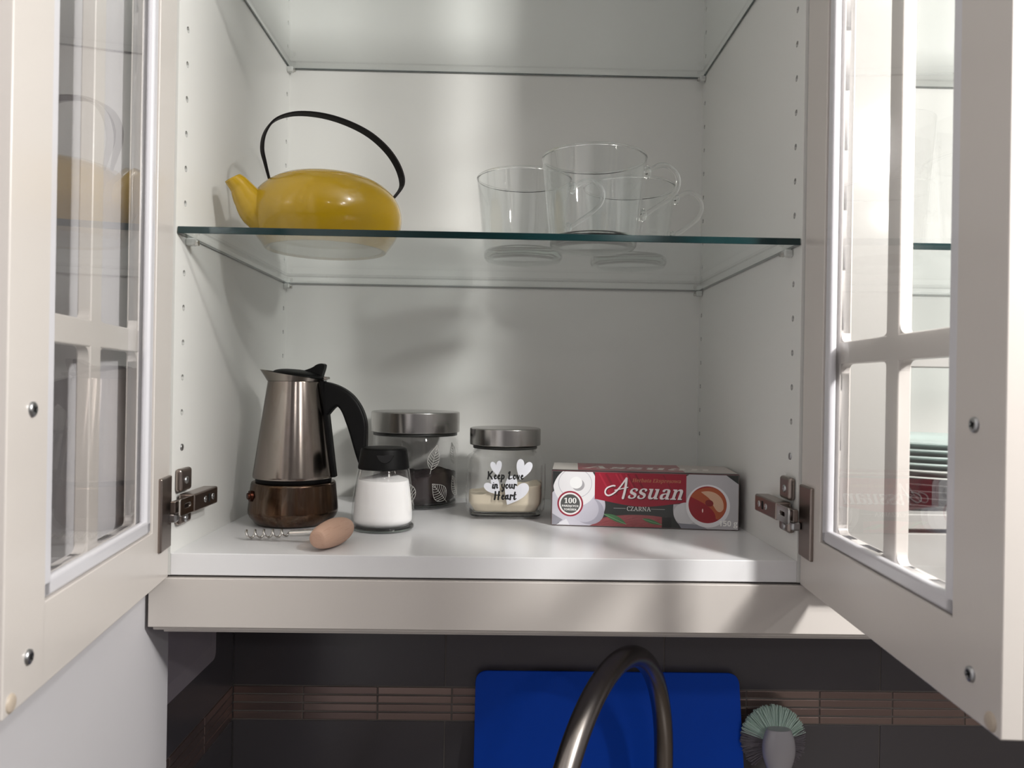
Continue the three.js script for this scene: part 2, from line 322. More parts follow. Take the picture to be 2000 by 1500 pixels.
// ---------------------------------------------------------------- the neighbouring cabinet, seen through the right door
const nb = thing('wall_cabinet', 'neighbouring white wall cabinet with closed glass door seen through the right door', 'cabinet');
part('side_panel', box(0.3012, 0.319, -0.0195, TOP, CB, 0, 0.0006), M.melamine, nb);
part('side_panel', box(0.932, 0.95, -0.0195, TOP, CB, 0, 0.0006), M.melamine, nb);
part('bottom_panel', box(0.319, 0.932, 0.01, 0.0305, CB, 0, 0.0006), M.melamine, nb);
part('top_panel', box(0.319, 0.932, TOP - 0.018, TOP, CB, 0, 0.0006), M.melamine, nb);
part('back_panel', box(0.3012, 0.95, -0.0195, TOP, BACK, CB, 0.0004), M.melamine, nb);
part('filler_strip', box(0.3035, 0.3525, -0.0205, doorTop, 0.002, 0.022, 0.0012), M.lacquerGloss, nb);
part('lower_flap', box(0.3545, 0.95, -0.0205, 0.0305, 0.002, 0.022, 0.0012), M.lacquerGloss, nb);
{
  const x0 = 0.3545, x1 = 0.948, y0 = 0.034, cut = [0.1768, 0.1945];
  const g = framework(x0, x1, y0, doorTop, [[0.3678, 0.638], [0.656, x1 - 0.0135]], [[0.0475, cut[0]], [cut[1], 0.7], [0.718, doorTop - 0.0135]], 0.002, 0.022, 0.0012, 0.009);
  const d = part('door', g, M.lacquerGloss, nb);
  part('glass_pane', box(x0 + 0.008, x1 - 0.008, y0 + 0.008, doorTop - 0.008, 0.0003, 0.0019, 0), M.pane, d);
}
glassShelf('glass shelf behind the neighbouring door carrying clear tumblers', 0.319, 0.932, 0.2867, -0.012);
glassShelf('empty upper glass shelf behind the neighbouring door', 0.319, 0.932, 0.5725, -0.012);
{
  const prof = [[0, 0.0001], [0.027, 0.0001], [0.0295, 0.0015], [0.0305, 0.005], [0.034, 0.06], [0.0385, 0.118], [0.0388, 0.13], [0.0383, 0.131], [0.0373, 0.13], [0.037, 0.118], [0.0322, 0.06], [0.0285, 0.012], [0.026, 0.0085], [0, 0.008]];
  const g = lathe(prof, 64);
  const spots = [[0.3995, -0.07, 'first clear tumbler from the left behind the neighbouring door'], [0.4795, -0.062, 'second clear tumbler from the left behind the neighbouring door'], [0.44, -0.15, 'clear tumbler in the second row behind the neighbouring door']];
  for (const [x, z, label] of spots) { const t = thing('tumbler', label, 'glass', [x, 0.2931, z], 0, 'clear tumblers behind the neighbouring door'); part('glass_body', g, M.jarGlass, t); }
}
{
  const aqua = phys({ color: 0xd9e8e5, transmission: 0.12, thickness: 0, roughness: 0.15, ior: 1.5 }), white = phys({ color: 0xdedfdc, roughness: 0.2, clearcoat: 0.5 }), dark = phys({ color: 0x2b2a2b, roughness: 0.18, clearcoat: 0.7, clearcoatRoughness: 0.1 });
  const prof = [[0, 0], [0.07, 0], [0.074, 0.0012], [0.098, 0.0075], [0.112, 0.0105], [0.1135, 0.0118], [0.112, 0.0125], [0.096, 0.0098], [0.072, 0.0034], [0, 0.003]];
  const g = lathe(smooth(prof, 50).map(p => [Math.max(0, p[0]), p[1]]), 96);
  const kinds = [[dark, 'dark'], [dark, 'dark'], [dark, 'dark'], [dark, 'dark'], [white, 'white'], [white, 'white'], [aqua, 'pale green glass'], [aqua, 'pale green glass'], [aqua, 'pale green glass'], [aqua, 'pale green glass']];
  const count = {}; const ord = ['lowest', 'second lowest', 'third lowest', 'topmost'];
  kinds.forEach(([m, k], i) => {
    count[k] = (count[k] ?? -1) + 1;
    const which = k === 'white' ? ['lower', 'upper'][count[k]] : ord[count[k]];
    solo('plate', g, m, `${which} of the ${k} plates in the stack behind the neighbouring door`, 'plate', [0.497 + (rnd() - 0.5) * 0.004, 0.0307 + i * 0.0068, -0.158 + (rnd() - 0.5) * 0.004], 'plates stacked behind the neighbouring door');
  });
}

// ---------------------------------------------------------------- kettle on the glass shelf
const SHELF = 0.2931;
{
  const t = thing('kettle', 'yellow enamel kettle with a tall black strap handle on the glass shelf', 'kettle', [-0.1752, SHELF, -0.121], 0.53);
  // local x points from the spout (-) to the back lug (+)
  const yellow = phys({ color: 0xb28f00, roughness: 0.24, clearcoat: 0.4, clearcoatRoughness: 0.06 });
  const body = smooth([[0.0625, 0.0005], [0.0648, 0.004], [0.0718, 0.014], [0.0772, 0.026], [0.0782, 0.037], [0.0755, 0.049], [0.0695, 0.0588], [0.0615, 0.0663]], 60);
  part('body', lathe([[0, 0.003], [0.0575, 0.003], [0.0598, 0.0002], [0.062, 0.0001], ...body, [0.0606, 0.0664], [0.0596, 0.0655], [0.056, 0.063]], 128), yellow, t);
  part('lid', lathe([[0.057, 0.0635], [0.0588, 0.0655], [0.0593, 0.0672], ...smooth([[0.0588, 0.0680], [0.049, 0.0732], [0.033, 0.0772], [0.016, 0.0789], [0, 0.0793]], 30)], 128), yellow, t);
  part('base_disc', lathe([[0, 0.0029], [0.057, 0.0029], [0.0577, 0.0022], [0.0565, 0.002], [0, 0.0022]], 96), phys({ color: 0xcfc4a4, roughness: 0.3, clearcoat: 0.4 }), t, 'pale unpainted base');
  // spout: rings along a curve
  const path = new THREE.CatmullRomCurve3([V(-0.058, 0.030, 0), V(-0.072, 0.036, 0), V(-0.081, 0.045, 0), V(-0.0885, 0.0555, 0), V(-0.0955, 0.0625, 0)]);
  const radii = [0.0235, 0.0195, 0.0145, 0.0105, 0.0085];
  const rad = u => { const k = u * (radii.length - 1), i = Math.min(radii.length - 2, Math.floor(k)); return radii[i] + (radii[i + 1] - radii[i]) * (k - i); };
  const pos = [], idx = [], N = 36, S = 32;
  const ring = (u, r) => { const p = path.getPoint(u), T = path.getTangent(u); if (u > 0.85) T.lerp(V(-0.55, 0.84, 0).normalize(), (u - 0.85) / 0.15).normalize(); const side = V(0, 0, 1), up = V().crossVectors(side, T).normalize(); for (let j = 0; j < S; j++) { const a = j / S * Math.PI * 2; const q = p.clone().addScaledVector(side, Math.cos(a) * r).addScaledVector(up, Math.sin(a) * r); pos.push(q.x, q.y, q.z); } };
  for (let i = 0; i <= N; i++) ring(i / N, rad(i / N));
  for (let i = 0; i <= 10; i++) ring(1 - i / 14, rad(1 - i / 14) - 0.0022);
  for (let i = 0; i < N + 11; i++) for (let j = 0; j < S; j++) { const a = i * S + j, b = i * S + (j + 1) % S; idx.push(a, a + S, b, b, a + S, b + S); }
  const g = new THREE.BufferGeometry(); g.setAttribute('position', new THREE.Float32BufferAttribute(pos, 3)); g.setIndex(idx); g.computeVertexNormals();
  part('spout', g, yellow, t);
  // handle: a flat strap, hooked into two lugs
  const pts = [[-0.058, 0.0605], [-0.0605, 0.0685], [-0.0645, 0.083], [-0.0675, 0.096], [-0.0655, 0.1115], [-0.0565, 0.1265], [-0.038, 0.137], [-0.01, 0.1415], [0.02, 0.139], [0.048, 0.130], [0.070, 0.114], [0.082, 0.096], [0.0845, 0.082], [0.0765, 0.0685], [0.0685, 0.060], [0.0665, 0.0565], [0.0605, 0.0562]];
  const curve = new THREE.CatmullRomCurve3(pts.map(p => V(p[0], p[1], 0)), false, 'centripetal');
  const hp = [], hi = [], n = 140;
  for (let i = 0; i <= n; i++) {
    const u = i / n, p = curve.getPoint(u), T = curve.getTangent(u), nn = V(-T.y, T.x, 0);
    const mid = Math.sin(Math.PI * Math.min(1, Math.max(0, (u - 0.06) / 0.84))), w = 0.0016 + 0.0054 * Math.min(1, mid * 1.6), th = 0.0012;
    for (let k = 0; k < 8; k++) { const a = (k + 0.5) / 8 * Math.PI * 2, cx = Math.sign(Math.cos(a)) * Math.abs(Math.cos(a)) ** 0.4, cy = Math.sign(Math.sin(a)) * Math.abs(Math.sin(a)) ** 0.4; hp.push(p.x + nn.x * cy * th, p.y + nn.y * cy * th, cx * w); }
  }
  for (let i = 0; i < n; i++) for (let k = 0; k < 8; k++) { const a = i * 8 + k, b = i * 8 + (k + 1) % 8; hi.push(a, b, a + 8, b, b + 8, a + 8); }
  const hg = new THREE.BufferGeometry(); hg.setAttribute('position', new THREE.Float32BufferAttribute(hp, 3)); hg.setIndex(hi); hg.computeVertexNormals();
  part('handle', toCreasedNormals(hg, 0.6), phys({ color: 0x0b0607, roughness: 0.6, specularIntensity: 0.25 }), t, 'black strap handle');
  const lug = s => { const l = new THREE.SphereGeometry(0.0055, 24, 16); l.scale(1, 0.9, 1.15); l.translate(s < 0 ? -0.0585 : 0.0585, s < 0 ? 0.0605 : 0.0605, 0); return l; };
  for (const s of [-1, 1]) part('lug', lug(s), yellow, t);
}

// ---------------------------------------------------------------- glass mugs
{
  const wall = [[0.0437, 0.0052], [0.0446, 0.0105], [0.0485, 0.05], [0.0531, 0.0922], [0.0517, 0.0922], [0.0466, 0.05], [0.0426, 0.0135], [0.0425, 0.0118]];
  const g = lathe(wall, 128);
  const foot = lathe([[0, 0.0002], [0.036, 0.0002], [0.0412, 0.0012], [0.0435, 0.004], [0.0441, 0.0072], [0.0438, 0.0104], [0.0424, 0.0124], [0.0405, 0.0108], [0.037, 0.0092], [0.03, 0.0082], [0, 0.0078]], 96);
  const rim = lathe(Array.from({ length: 13 }, (_, i) => { const t = i / 12 * Math.PI * 2; return [0.0524 + 0.00105 * Math.cos(t), 0.0931 + 0.0013 * Math.sin(t)]; }), 128);
  const mug = (label, pos, turn, reach) => {
    const t = thing('glass_mug', label, 'mug', pos, turn, 'clear glass mugs on the shelf');
    part('cup', g, M.mugWall, t); part('foot', foot, M.mugGlass, t); part('rim', rim, M.mugGlass, t);
    const h = tube([V(0.0535, 0.0815, 0), V(0.0585, 0.0842, 0), V(0.0665, 0.0885, 0), V(0.0745, 0.0885, 0), V(0.0825, 0.0825, 0), V(0.0865, 0.0735, 0), V(0.0845, 0.064, 0), V(0.0775, 0.0555, 0), V(0.0665, 0.0475, 0), V(0.0565, 0.0408, 0), V(0.0512, 0.0368, 0)].map(p => V(0.05 + (p.x - 0.05) * reach, p.y, 0)), 0.0026, 80, 14);
    part('handle', [h, (() => { const s = new THREE.SphereGeometry(0.0046, 20, 14); s.scale(0.8, 1.5, 1); s.translate(0.0545, 0.0812, 0); return s; })(), (() => { const s = new THREE.SphereGeometry(0.0046, 20, 14); s.scale(0.8, 1.5, 1); s.translate(0.0508, 0.0372, 0); return s; })()], M.mugGlass, t);
  };
  mug('clear glass mug nearest the front of the shelf, its handle to the right', [0.1024, SHELF, -0.088], 0.02, 1);
  mug('clear glass mug at the left, behind the front mug', [0.034, SHELF, -0.172], -0.24, 1.06);
  mug('clear glass mug at the right rear, deepest in the cabinet', [0.157, SHELF, -0.2], -0.02, 0.95);
}

// ---------------------------------------------------------------- moka pot
{
  const t = thing('moka_pot', 'steel stovetop coffee pot with black handle and scorched brown base', 'coffee pot', [-0.2149, 0, -0.158]);
  const scorch = canvas(1024, 512, (c, w, h) => {
    c.fillStyle = '#75675c'; c.fillRect(0, 0, w, h);
    for (let i = 0; i < 900; i++) {                                   // heat tint: blotchy brown runs, thicker where the flame licked
      const x = rnd() * w, y = h * (1 - rnd() ** 1.2), l = 30 + rnd() * 160, a = 0.05 + 0.12 * rnd();
      c.fillStyle = rnd() < 0.6 ? `rgba(58,34,20,${a})` : rnd() < 0.5 ? `rgba(120,76,44,${a})` : `rgba(30,22,20,${a})`;
      c.beginPath(); c.ellipse(x, y, 4 + rnd() * 26, l * 0.5, (rnd() - 0.5) * 0.3, 0, 7); c.fill();
    }
    for (let i = 0; i < 260; i++) { c.fillStyle = `rgba(20,12,10,${0.1 + 0.3 * rnd()})`; c.beginPath(); c.arc(rnd() * w, h * (0.45 + 0.55 * rnd()), 1 + rnd() * 4, 0, 7); c.fill(); }
  });
  const tarnish = canvas(1024, 1024, (c, w, h) => {
    c.fillStyle = '#9a918a'; c.fillRect(0, 0, w, h);
    for (let i = 0; i < 700; i++) { c.fillStyle = rnd() < 0.5 ? `rgba(120,98,84,${0.03 + 0.05 * rnd()})` : `rgba(196,190,186,${0.03 + 0.05 * rnd()})`; c.beginPath(); c.ellipse(rnd() * w, rnd() * h, 6 + rnd() * 40, 6 + rnd() * 50, rnd() * 3, 0, 7); c.fill(); }
    for (let i = 0; i < 500; i++) { c.fillStyle = `rgba(70,56,48,${0.12 + 0.25 * rnd()})`; c.beginPath(); c.arc(rnd() * w, rnd() * h, 0.6 + rnd() * 1.8, 0, 7); c.fill(); }
  });
  const steel = std(0xffffff, 0.17, 1, { map: tarnish }), burnt = std(0xffffff, 0.2, 1, { map: scorch }), plain = std(0x9b948d, 0.22, 1);
  part('boiler', lathe([[0, 0.0005], [0.036, 0.0005], [0.0405, 0.0018], [0.0462, 0.0085], [0.0478, 0.0125], [0.048, 0.016], [0.0452, 0.0435], [0.0444, 0.0455], [0.042, 0.0462], [0.0385, 0.0464]], 128), burnt, t, 'brown heat-stained steel base');
  part('seal_ring', lathe([[0.0385, 0.0455], [0.0405, 0.0458], [0.0405, 0.0512], [0.0385, 0.0516]], 96), M.black, t);
  part('upper_pot', lathe([[0.0385, 0.0508], [0.0425, 0.0502], [0.0432, 0.0508], [0.0434, 0.0535], [0.0293, 0.1545], [0.0290, 0.1562], [0.0286, 0.1558], [0.043, 0.0545]], 128), steel, t);
  // rim: a collar that flares into a pouring lip on the left
  const rp = [], ri = [], S = 128, R = 8;
  for (let i = 0; i <= R; i++) for (let j = 0; j <= S; j++) {
    const a = j / S * Math.PI * 2, c = Math.max(0, -Math.cos(a)), lip = c ** 6, tilt = -Math.cos(a), u = i / R;
    const r = 0.0298 + u * (0.0012 + 0.0062 * lip + 0.0014 * c), y = 0.1555 + u * (0.0068 + 0.0045 * tilt + 0.0012 * lip);
    const z = Math.sin(a) * r * (1 - 0.15 * lip * u);
    rp.push(Math.cos(a) * r, y, z);
  }
  for (let i = 0; i < R; i++) for (let j = 0; j < S; j++) { const a = i * (S + 1) + j, b = a + S + 1; ri.push(a, b, a + 1, b, b + 1, a + 1); }
  const rg = new THREE.BufferGeometry(); rg.setAttribute('position', new THREE.Float32BufferAttribute(rp, 3)); rg.setIndex(ri); rg.computeVertexNormals();
  part('pouring_rim', rg, plain, t);
  const lid = lathe(smooth([[0.0285, 0], [0.0288, 0.002], [0.024, 0.0052], [0.014, 0.0072], [0, 0.008]], 30), 64); lid.scale(1, 1, 1); lid.rotateZ(-0.1); lid.translate(0.0035, 0.1605, 0);
  part('lid', lid, M.black, t);
  const knob = new THREE.Shape(); knob.moveTo(0.006, 0.165); knob.bezierCurveTo(0.016, 0.168, 0.02, 0.1695, 0.0235, 0.1725); knob.bezierCurveTo(0.0265, 0.1745, 0.0315, 0.175, 0.0318, 0.1735); knob.bezierCurveTo(0.0318, 0.169, 0.0288, 0.164, 0.0285, 0.1585); knob.lineTo(0.006, 0.162); knob.closePath();
  const kg = new THREE.ExtrudeGeometry(knob, { depth: 0.012, bevelEnabled: true, bevelSize: 0.001, bevelThickness: 0.0015, bevelSegments: 3 }); kg.translate(0, 0, -0.006);
  part('lid_tab', kg, M.black, t);
  const pin = cyl(0.0016, 0.0016, 0.016, 16); pin.rotateX(Math.PI / 2); pin.translate(0.0345, 0.1595, 0);
  part('lid_hinge', [pin, box(0.028, 0.0345, 0.157, 0.161, -0.005, 0.005, 0.001)], plain, t);
  // handle: a strap down the side and a hooked grip
  const strip = new THREE.Shape(); strip.moveTo(0.0275, 0.1565); strip.lineTo(0.0328, 0.1565); strip.lineTo(0.0464, 0.0512); strip.lineTo(0.0425, 0.0508); strip.closePath();
  const grip = new THREE.Shape();
  grip.moveTo(0.0325, 0.1555); grip.bezierCurveTo(0.042, 0.1545, 0.0545, 0.150, 0.064, 0.141); grip.bezierCurveTo(0.0735, 0.131, 0.079, 0.119, 0.0797, 0.106); grip.bezierCurveTo(0.080, 0.094, 0.0797, 0.083, 0.079, 0.067);
  grip.bezierCurveTo(0.0785, 0.063, 0.0725, 0.063, 0.0715, 0.067); grip.bezierCurveTo(0.066, 0.081, 0.0625, 0.098, 0.0565, 0.1125); grip.bezierCurveTo(0.0535, 0.1215, 0.050, 0.128, 0.047, 0.1285); grip.bezierCurveTo(0.043, 0.127, 0.0395, 0.121, 0.037, 0.1185); grip.closePath();
  const ex = (s, d, b) => { const g = new THREE.ExtrudeGeometry(s, { depth: d, bevelEnabled: true, bevelSize: b, bevelOffset: -b, bevelThickness: b, bevelSegments: 4, curveSegments: 20 }); g.translate(0, 0, -d / 2); return g; };
  part('handle', [ex(strip, 0.012, 0.001), ex(grip, 0.012, 0.003)], M.black, t);
  // safety valve
  const hex = cyl(0.0062, 0.0066, 0.0045, 6); hex.rotateZ(Math.PI / 2);
  const cap = cyl(0.0034, 0.0042, 0.004, 20); cap.rotateZ(Math.PI / 2); cap.translate(-0.0025, 0, 0);
  const valve = merge([hex, cap]); valve.translate(-0.0462, 0.0325, 0); valve.rotateY(0.62);
  part('safety_valve', valve, std(0x4a2a20, 0.35, 1), t, 'dark brass safety valve');
}

// ---------------------------------------------------------------- corkscrew
{
  const t = thing('corkscrew', 'corkscrew with a pale wooden handle and steel spiral lying before the coffee pot', 'corkscrew');
  const wood = canvas(512, 512, (c, w, h) => {
    c.fillStyle = '#bf9c88'; c.fillRect(0, 0, w, h);
    for (let i = 0; i < 420; i++) { c.fillStyle = `rgba(${rnd() < 0.5 ? '128,84,60' : '206,168,140'},${0.06 + 0.16 * rnd()})`; c.fillRect(rnd() * w, rnd() * h, 0.8 + rnd() * 2.2, 10 + rnd() * 70); }
    c.strokeStyle = 'rgba(95,60,42,0.45)'; c.lineWidth = 2; for (let k = 0; k < 9; k++) { c.beginPath(); c.moveTo(0, h * 0.02 + k * 9); c.bezierCurveTo(w * 0.3, h * 0.06 + k * 9, w * 0.6, k * 9, w, h * 0.03 + k * 9); c.stroke(); }
  });
  const prof = smooth([[0.0055, -0.0325], [0.0085, -0.0305], [0.0113, -0.02], [0.0128, -0.004], [0.0127, 0.008], [0.0108, 0.021], [0.0078, 0.0295], [0.005, 0.0322]], 40);
  const g = lathe([[0, -0.0329], [0.0045, -0.0328], ...prof, [0.0035, 0.0325], [0, 0.0326]], 48);
  const h = part('handle', g, std(0xffffff, 0.6, 0, { map: wood }), t, 'wooden barrel handle');
  h.position.set(-0.1455, 0.0129, -0.0385); h.quaternion.setFromUnitVectors(V(0, 1, 0), V(0.015, 0.0005, -0.06).normalize());
  const a = V(-0.149, 0.0129, -0.0425), b = V(-0.1895, 0.0085, -0.0535), tip = V(-0.2365, 0.0052, -0.062);
  part('shaft', [tube([a, a.clone().lerp(b, 0.5), b], 0.003, 12, 14)], M.chrome, t);
  const axis = tip.clone().sub(b), L = axis.length(), T = axis.clone().normalize(), up = V(0, 1, 0).addScaledVector(T, -T.y).normalize(), side = V().crossVectors(T, up), pts = [];
  for (let i = 0; i <= 150; i++) { const u = i / 150, ph = u * Math.PI * 2 * 5.2, r = 0.0036 * Math.min(1, u * 7); pts.push(b.clone().addScaledVector(T, u * L).addScaledVector(up, Math.cos(ph) * r).addScaledVector(side, Math.sin(ph) * r)); }
  part('spiral', tube(pts, 0.0013, 420, 10), M.chrome, t);
}

// ---------------------------------------------------------------- salt shaker
{
  const P = [-0.1123, 0, -0.13];
  const t = thing('salt_shaker', 'glass shaker of white salt with a black flip lid', 'shaker', P);
  const outer = smooth([[0.0322, 0.0006], [0.0334, 0.003], [0.0337, 0.010], [0.0326, 0.026], [0.0302, 0.045], [0.0282, 0.058], [0.0268, 0.0645], [0.0252, 0.067]], 50);
  const inner = [[0.023, 0.067], [0.0246, 0.062], [0.0262, 0.056], [0.0283, 0.044], [0.0305, 0.026], [0.0313, 0.012], [0.03, 0.0066], [0.026, 0.0054], [0, 0.0052]];
  part('glass_body', lathe([[0, 0.0012], [0.026, 0.0012], [0.03, 0.0001], ...outer, ...inner], 128), M.jarGlass, t);
  part('glass_base', lathe([[0, 0.0013], [0.026, 0.0013], [0.0315, 0.0003], [0.033, 0.0022], [0.0322, 0.0046], [0.027, 0.0052], [0, 0.005]], 96), M.mugGlass, t, 'thick glass foot');
  const lid = lathe([[0.0245, 0.0638], [0.0266, 0.064], [0.0271, 0.0655], [0.0246, 0.0835], [0.0238, 0.0858], [0.022, 0.0866], [0.012, 0.0872], [0, 0.0872]], 96);
  const lidPart = part('lid', lid, M.black, t, 'black plastic flip lid');
  const notch = new THREE.Shape(); notch.moveTo(-0.0085, 0.0025); notch.lineTo(0.0085, 0.0025); notch.bezierCurveTo(0.0065, -0.003, 0.003, -0.005, 0, -0.005); notch.bezierCurveTo(-0.003, -0.005, -0.0065, -0.003, -0.0085, 0.0025);
  const ng = new THREE.ExtrudeGeometry(notch, { depth: 0.002, bevelEnabled: true, bevelSize: 0.0005, bevelThickness: 0.0005, bevelSegments: 2, curveSegments: 12 }); ng.rotateX(-0.13); ng.translate(0.005, 0.0772, 0.0236);
  part('thumb_notch', ng, M.blackGloss, lidPart);
  const radius = y => { for (let i = 0; i < inner.length - 1; i++) if (y <= inner[i][1] && y >= inner[i + 1][1]) { const k = (y - inner[i + 1][1]) / (inner[i][1] - inner[i + 1][1]); return inner[i + 1][0] + k * (inner[i][0] - inner[i + 1][0]) - 0.0003; } return 0.0245; };
  const salt = heap(y => radius(y), (x, z) => 0.0505 + 0.0085 * Math.exp(-((x - 0.004) ** 2 + (z + 0.004) ** 2) / 0.0006) - 0.06 * x * (x > 0 ? 1.2 : 0.4) + 0.02 * z, 0.0056, 0.0002);
  const s = solo('table_salt', salt, std(0xfbfafa, 0.9), 'fine white salt heaped inside the glass shaker', 'salt', P); s.userData.kind = 'stuff';
}

// ---------------------------------------------------------------- coffee jar with engraved leaves
{
  const P = [-0.0972, 0, -0.2985];
  const t = thing('storage_jar', 'round glass jar of dark coffee with leaf pattern and brushed steel lid', 'jar', P);
  const outer = [[0.046, 0.0002], [0.051, 0.0012], [0.0542, 0.0045], [0.0552, 0.010], [0.0552, 0.083], [0.0545, 0.087], [0.0515, 0.0895], [0.0508, 0.0965]];
  const inner = [[0.0482, 0.0965], [0.049, 0.09], [0.0522, 0.085], [0.0526, 0.08], [0.0526, 0.012], [0.0508, 0.0068], [0.046, 0.0048], [0, 0.0045]];
  part('glass_body', lathe([[0, 0.0008], ...outer, ...inner], 128), M.jarGlass, t);
  part('seal', lathe([[0.0478, 0.089], [0.0535, 0.0895], [0.0535, 0.0945], [0.0478, 0.0945]], 96), std(0x2a2b29, 0.4), t, 'dark rubber seal');
  part('lid', lathe([[0.054, 0.0935], [0.0562, 0.0938], [0.0565, 0.0945], [0.0565, 0.1178], [0.0558, 0.119], [0.054, 0.1196], [0, 0.1198]], 128), M.steelBrushed, t, 'brushed steel lid');
  part('glass_base', lathe([[0, 0.0009], [0.046, 0.0009], [0.0508, 0.0018], [0.0534, 0.0042], [0.0528, 0.0066], [0.0505, 0.0062], [0.046, 0.0047], [0, 0.0044]], 96), M.mugGlass, t, 'thick glass foot');
  // engraved leaves: fine white lines on the glass
  const lines = [];
  const onJar = (u, v) => { const a = u / 0.0553; return V(Math.sin(a) * 0.0553, v, Math.cos(a) * 0.0553); };
  const leaf = (u0, v0, len, wid, turn) => {
    const f = (p, q) => onJar(u0 + q * Math.cos(turn) - p * Math.sin(turn), v0 + q * Math.sin(turn) + p * Math.cos(turn));   // p along, q across
    const half = k => wid * Math.sin(Math.PI * k ** 0.8) * (1 - 0.25 * k), line = pts => lines.push(tube(pts, 0.00028, pts.length * 2, 5));
    for (const s of [-1, 1]) {
      line(Array.from({ length: 15 }, (_, i) => f(len * i / 14, s * half(i / 14))));
      for (let k = 1; k < 8; k++) { const u = k / 9, e = Math.min(0.97, u + 0.16); line([f(len * u, 0), f(len * (u + e) / 2, s * half((u + e) / 2) * 0.55), f(len * e, s * half(e) * 0.96)]); }
    }
    line(Array.from({ length: 9 }, (_, i) => f(len * (i / 8 * 1.18 - 0.18), 0)));
  };
  leaf(0.026, 0.050, 0.031, 0.0085, -0.25); leaf(0.047, 0.012, 0.028, 0.0115, 0.75); leaf(0.003, 0.012, 0.03, 0.011, 0.5); leaf(-0.02, 0.05, 0.03, 0.009, 0.3); leaf(-0.04, 0.014, 0.03, 0.011, -0.3);
  for (let k = 0; k < 6; k++) leaf(0.075 + k * 0.038, k % 2 ? 0.05 : 0.015, 0.029, 0.01, k % 2 ? -0.3 : 0.5);
  part('leaf_engraving', lines, std(0xd8d6d2, 0.7), t, 'fine white leaf outlines');
  const coffee = heap(y => y < 0.012 ? 0.0435 + (y - 0.0046) * 1.18 : 0.0523, (x, z) => 0.039 + 0.011 * Math.exp(-((x - 0.03) ** 2 + (z - 0.02) ** 2) / 0.0006) + 0.008 * Math.exp(-((x + 0.03) ** 2 + (z - 0.03) ** 2) / 0.0005) - 0.004 * Math.exp(-((x - 0.002) ** 2 + (z - 0.04) ** 2) / 0.0003) + 0.0025 * noise(x * 110, z * 110), 0.0049, 0.0012);
  const c = solo('ground_coffee', coffee, std(0x1f1012, 0.95), 'dark brown ground coffee inside the leaf patterned jar', 'coffee', P); c.userData.kind = 'stuff';
}

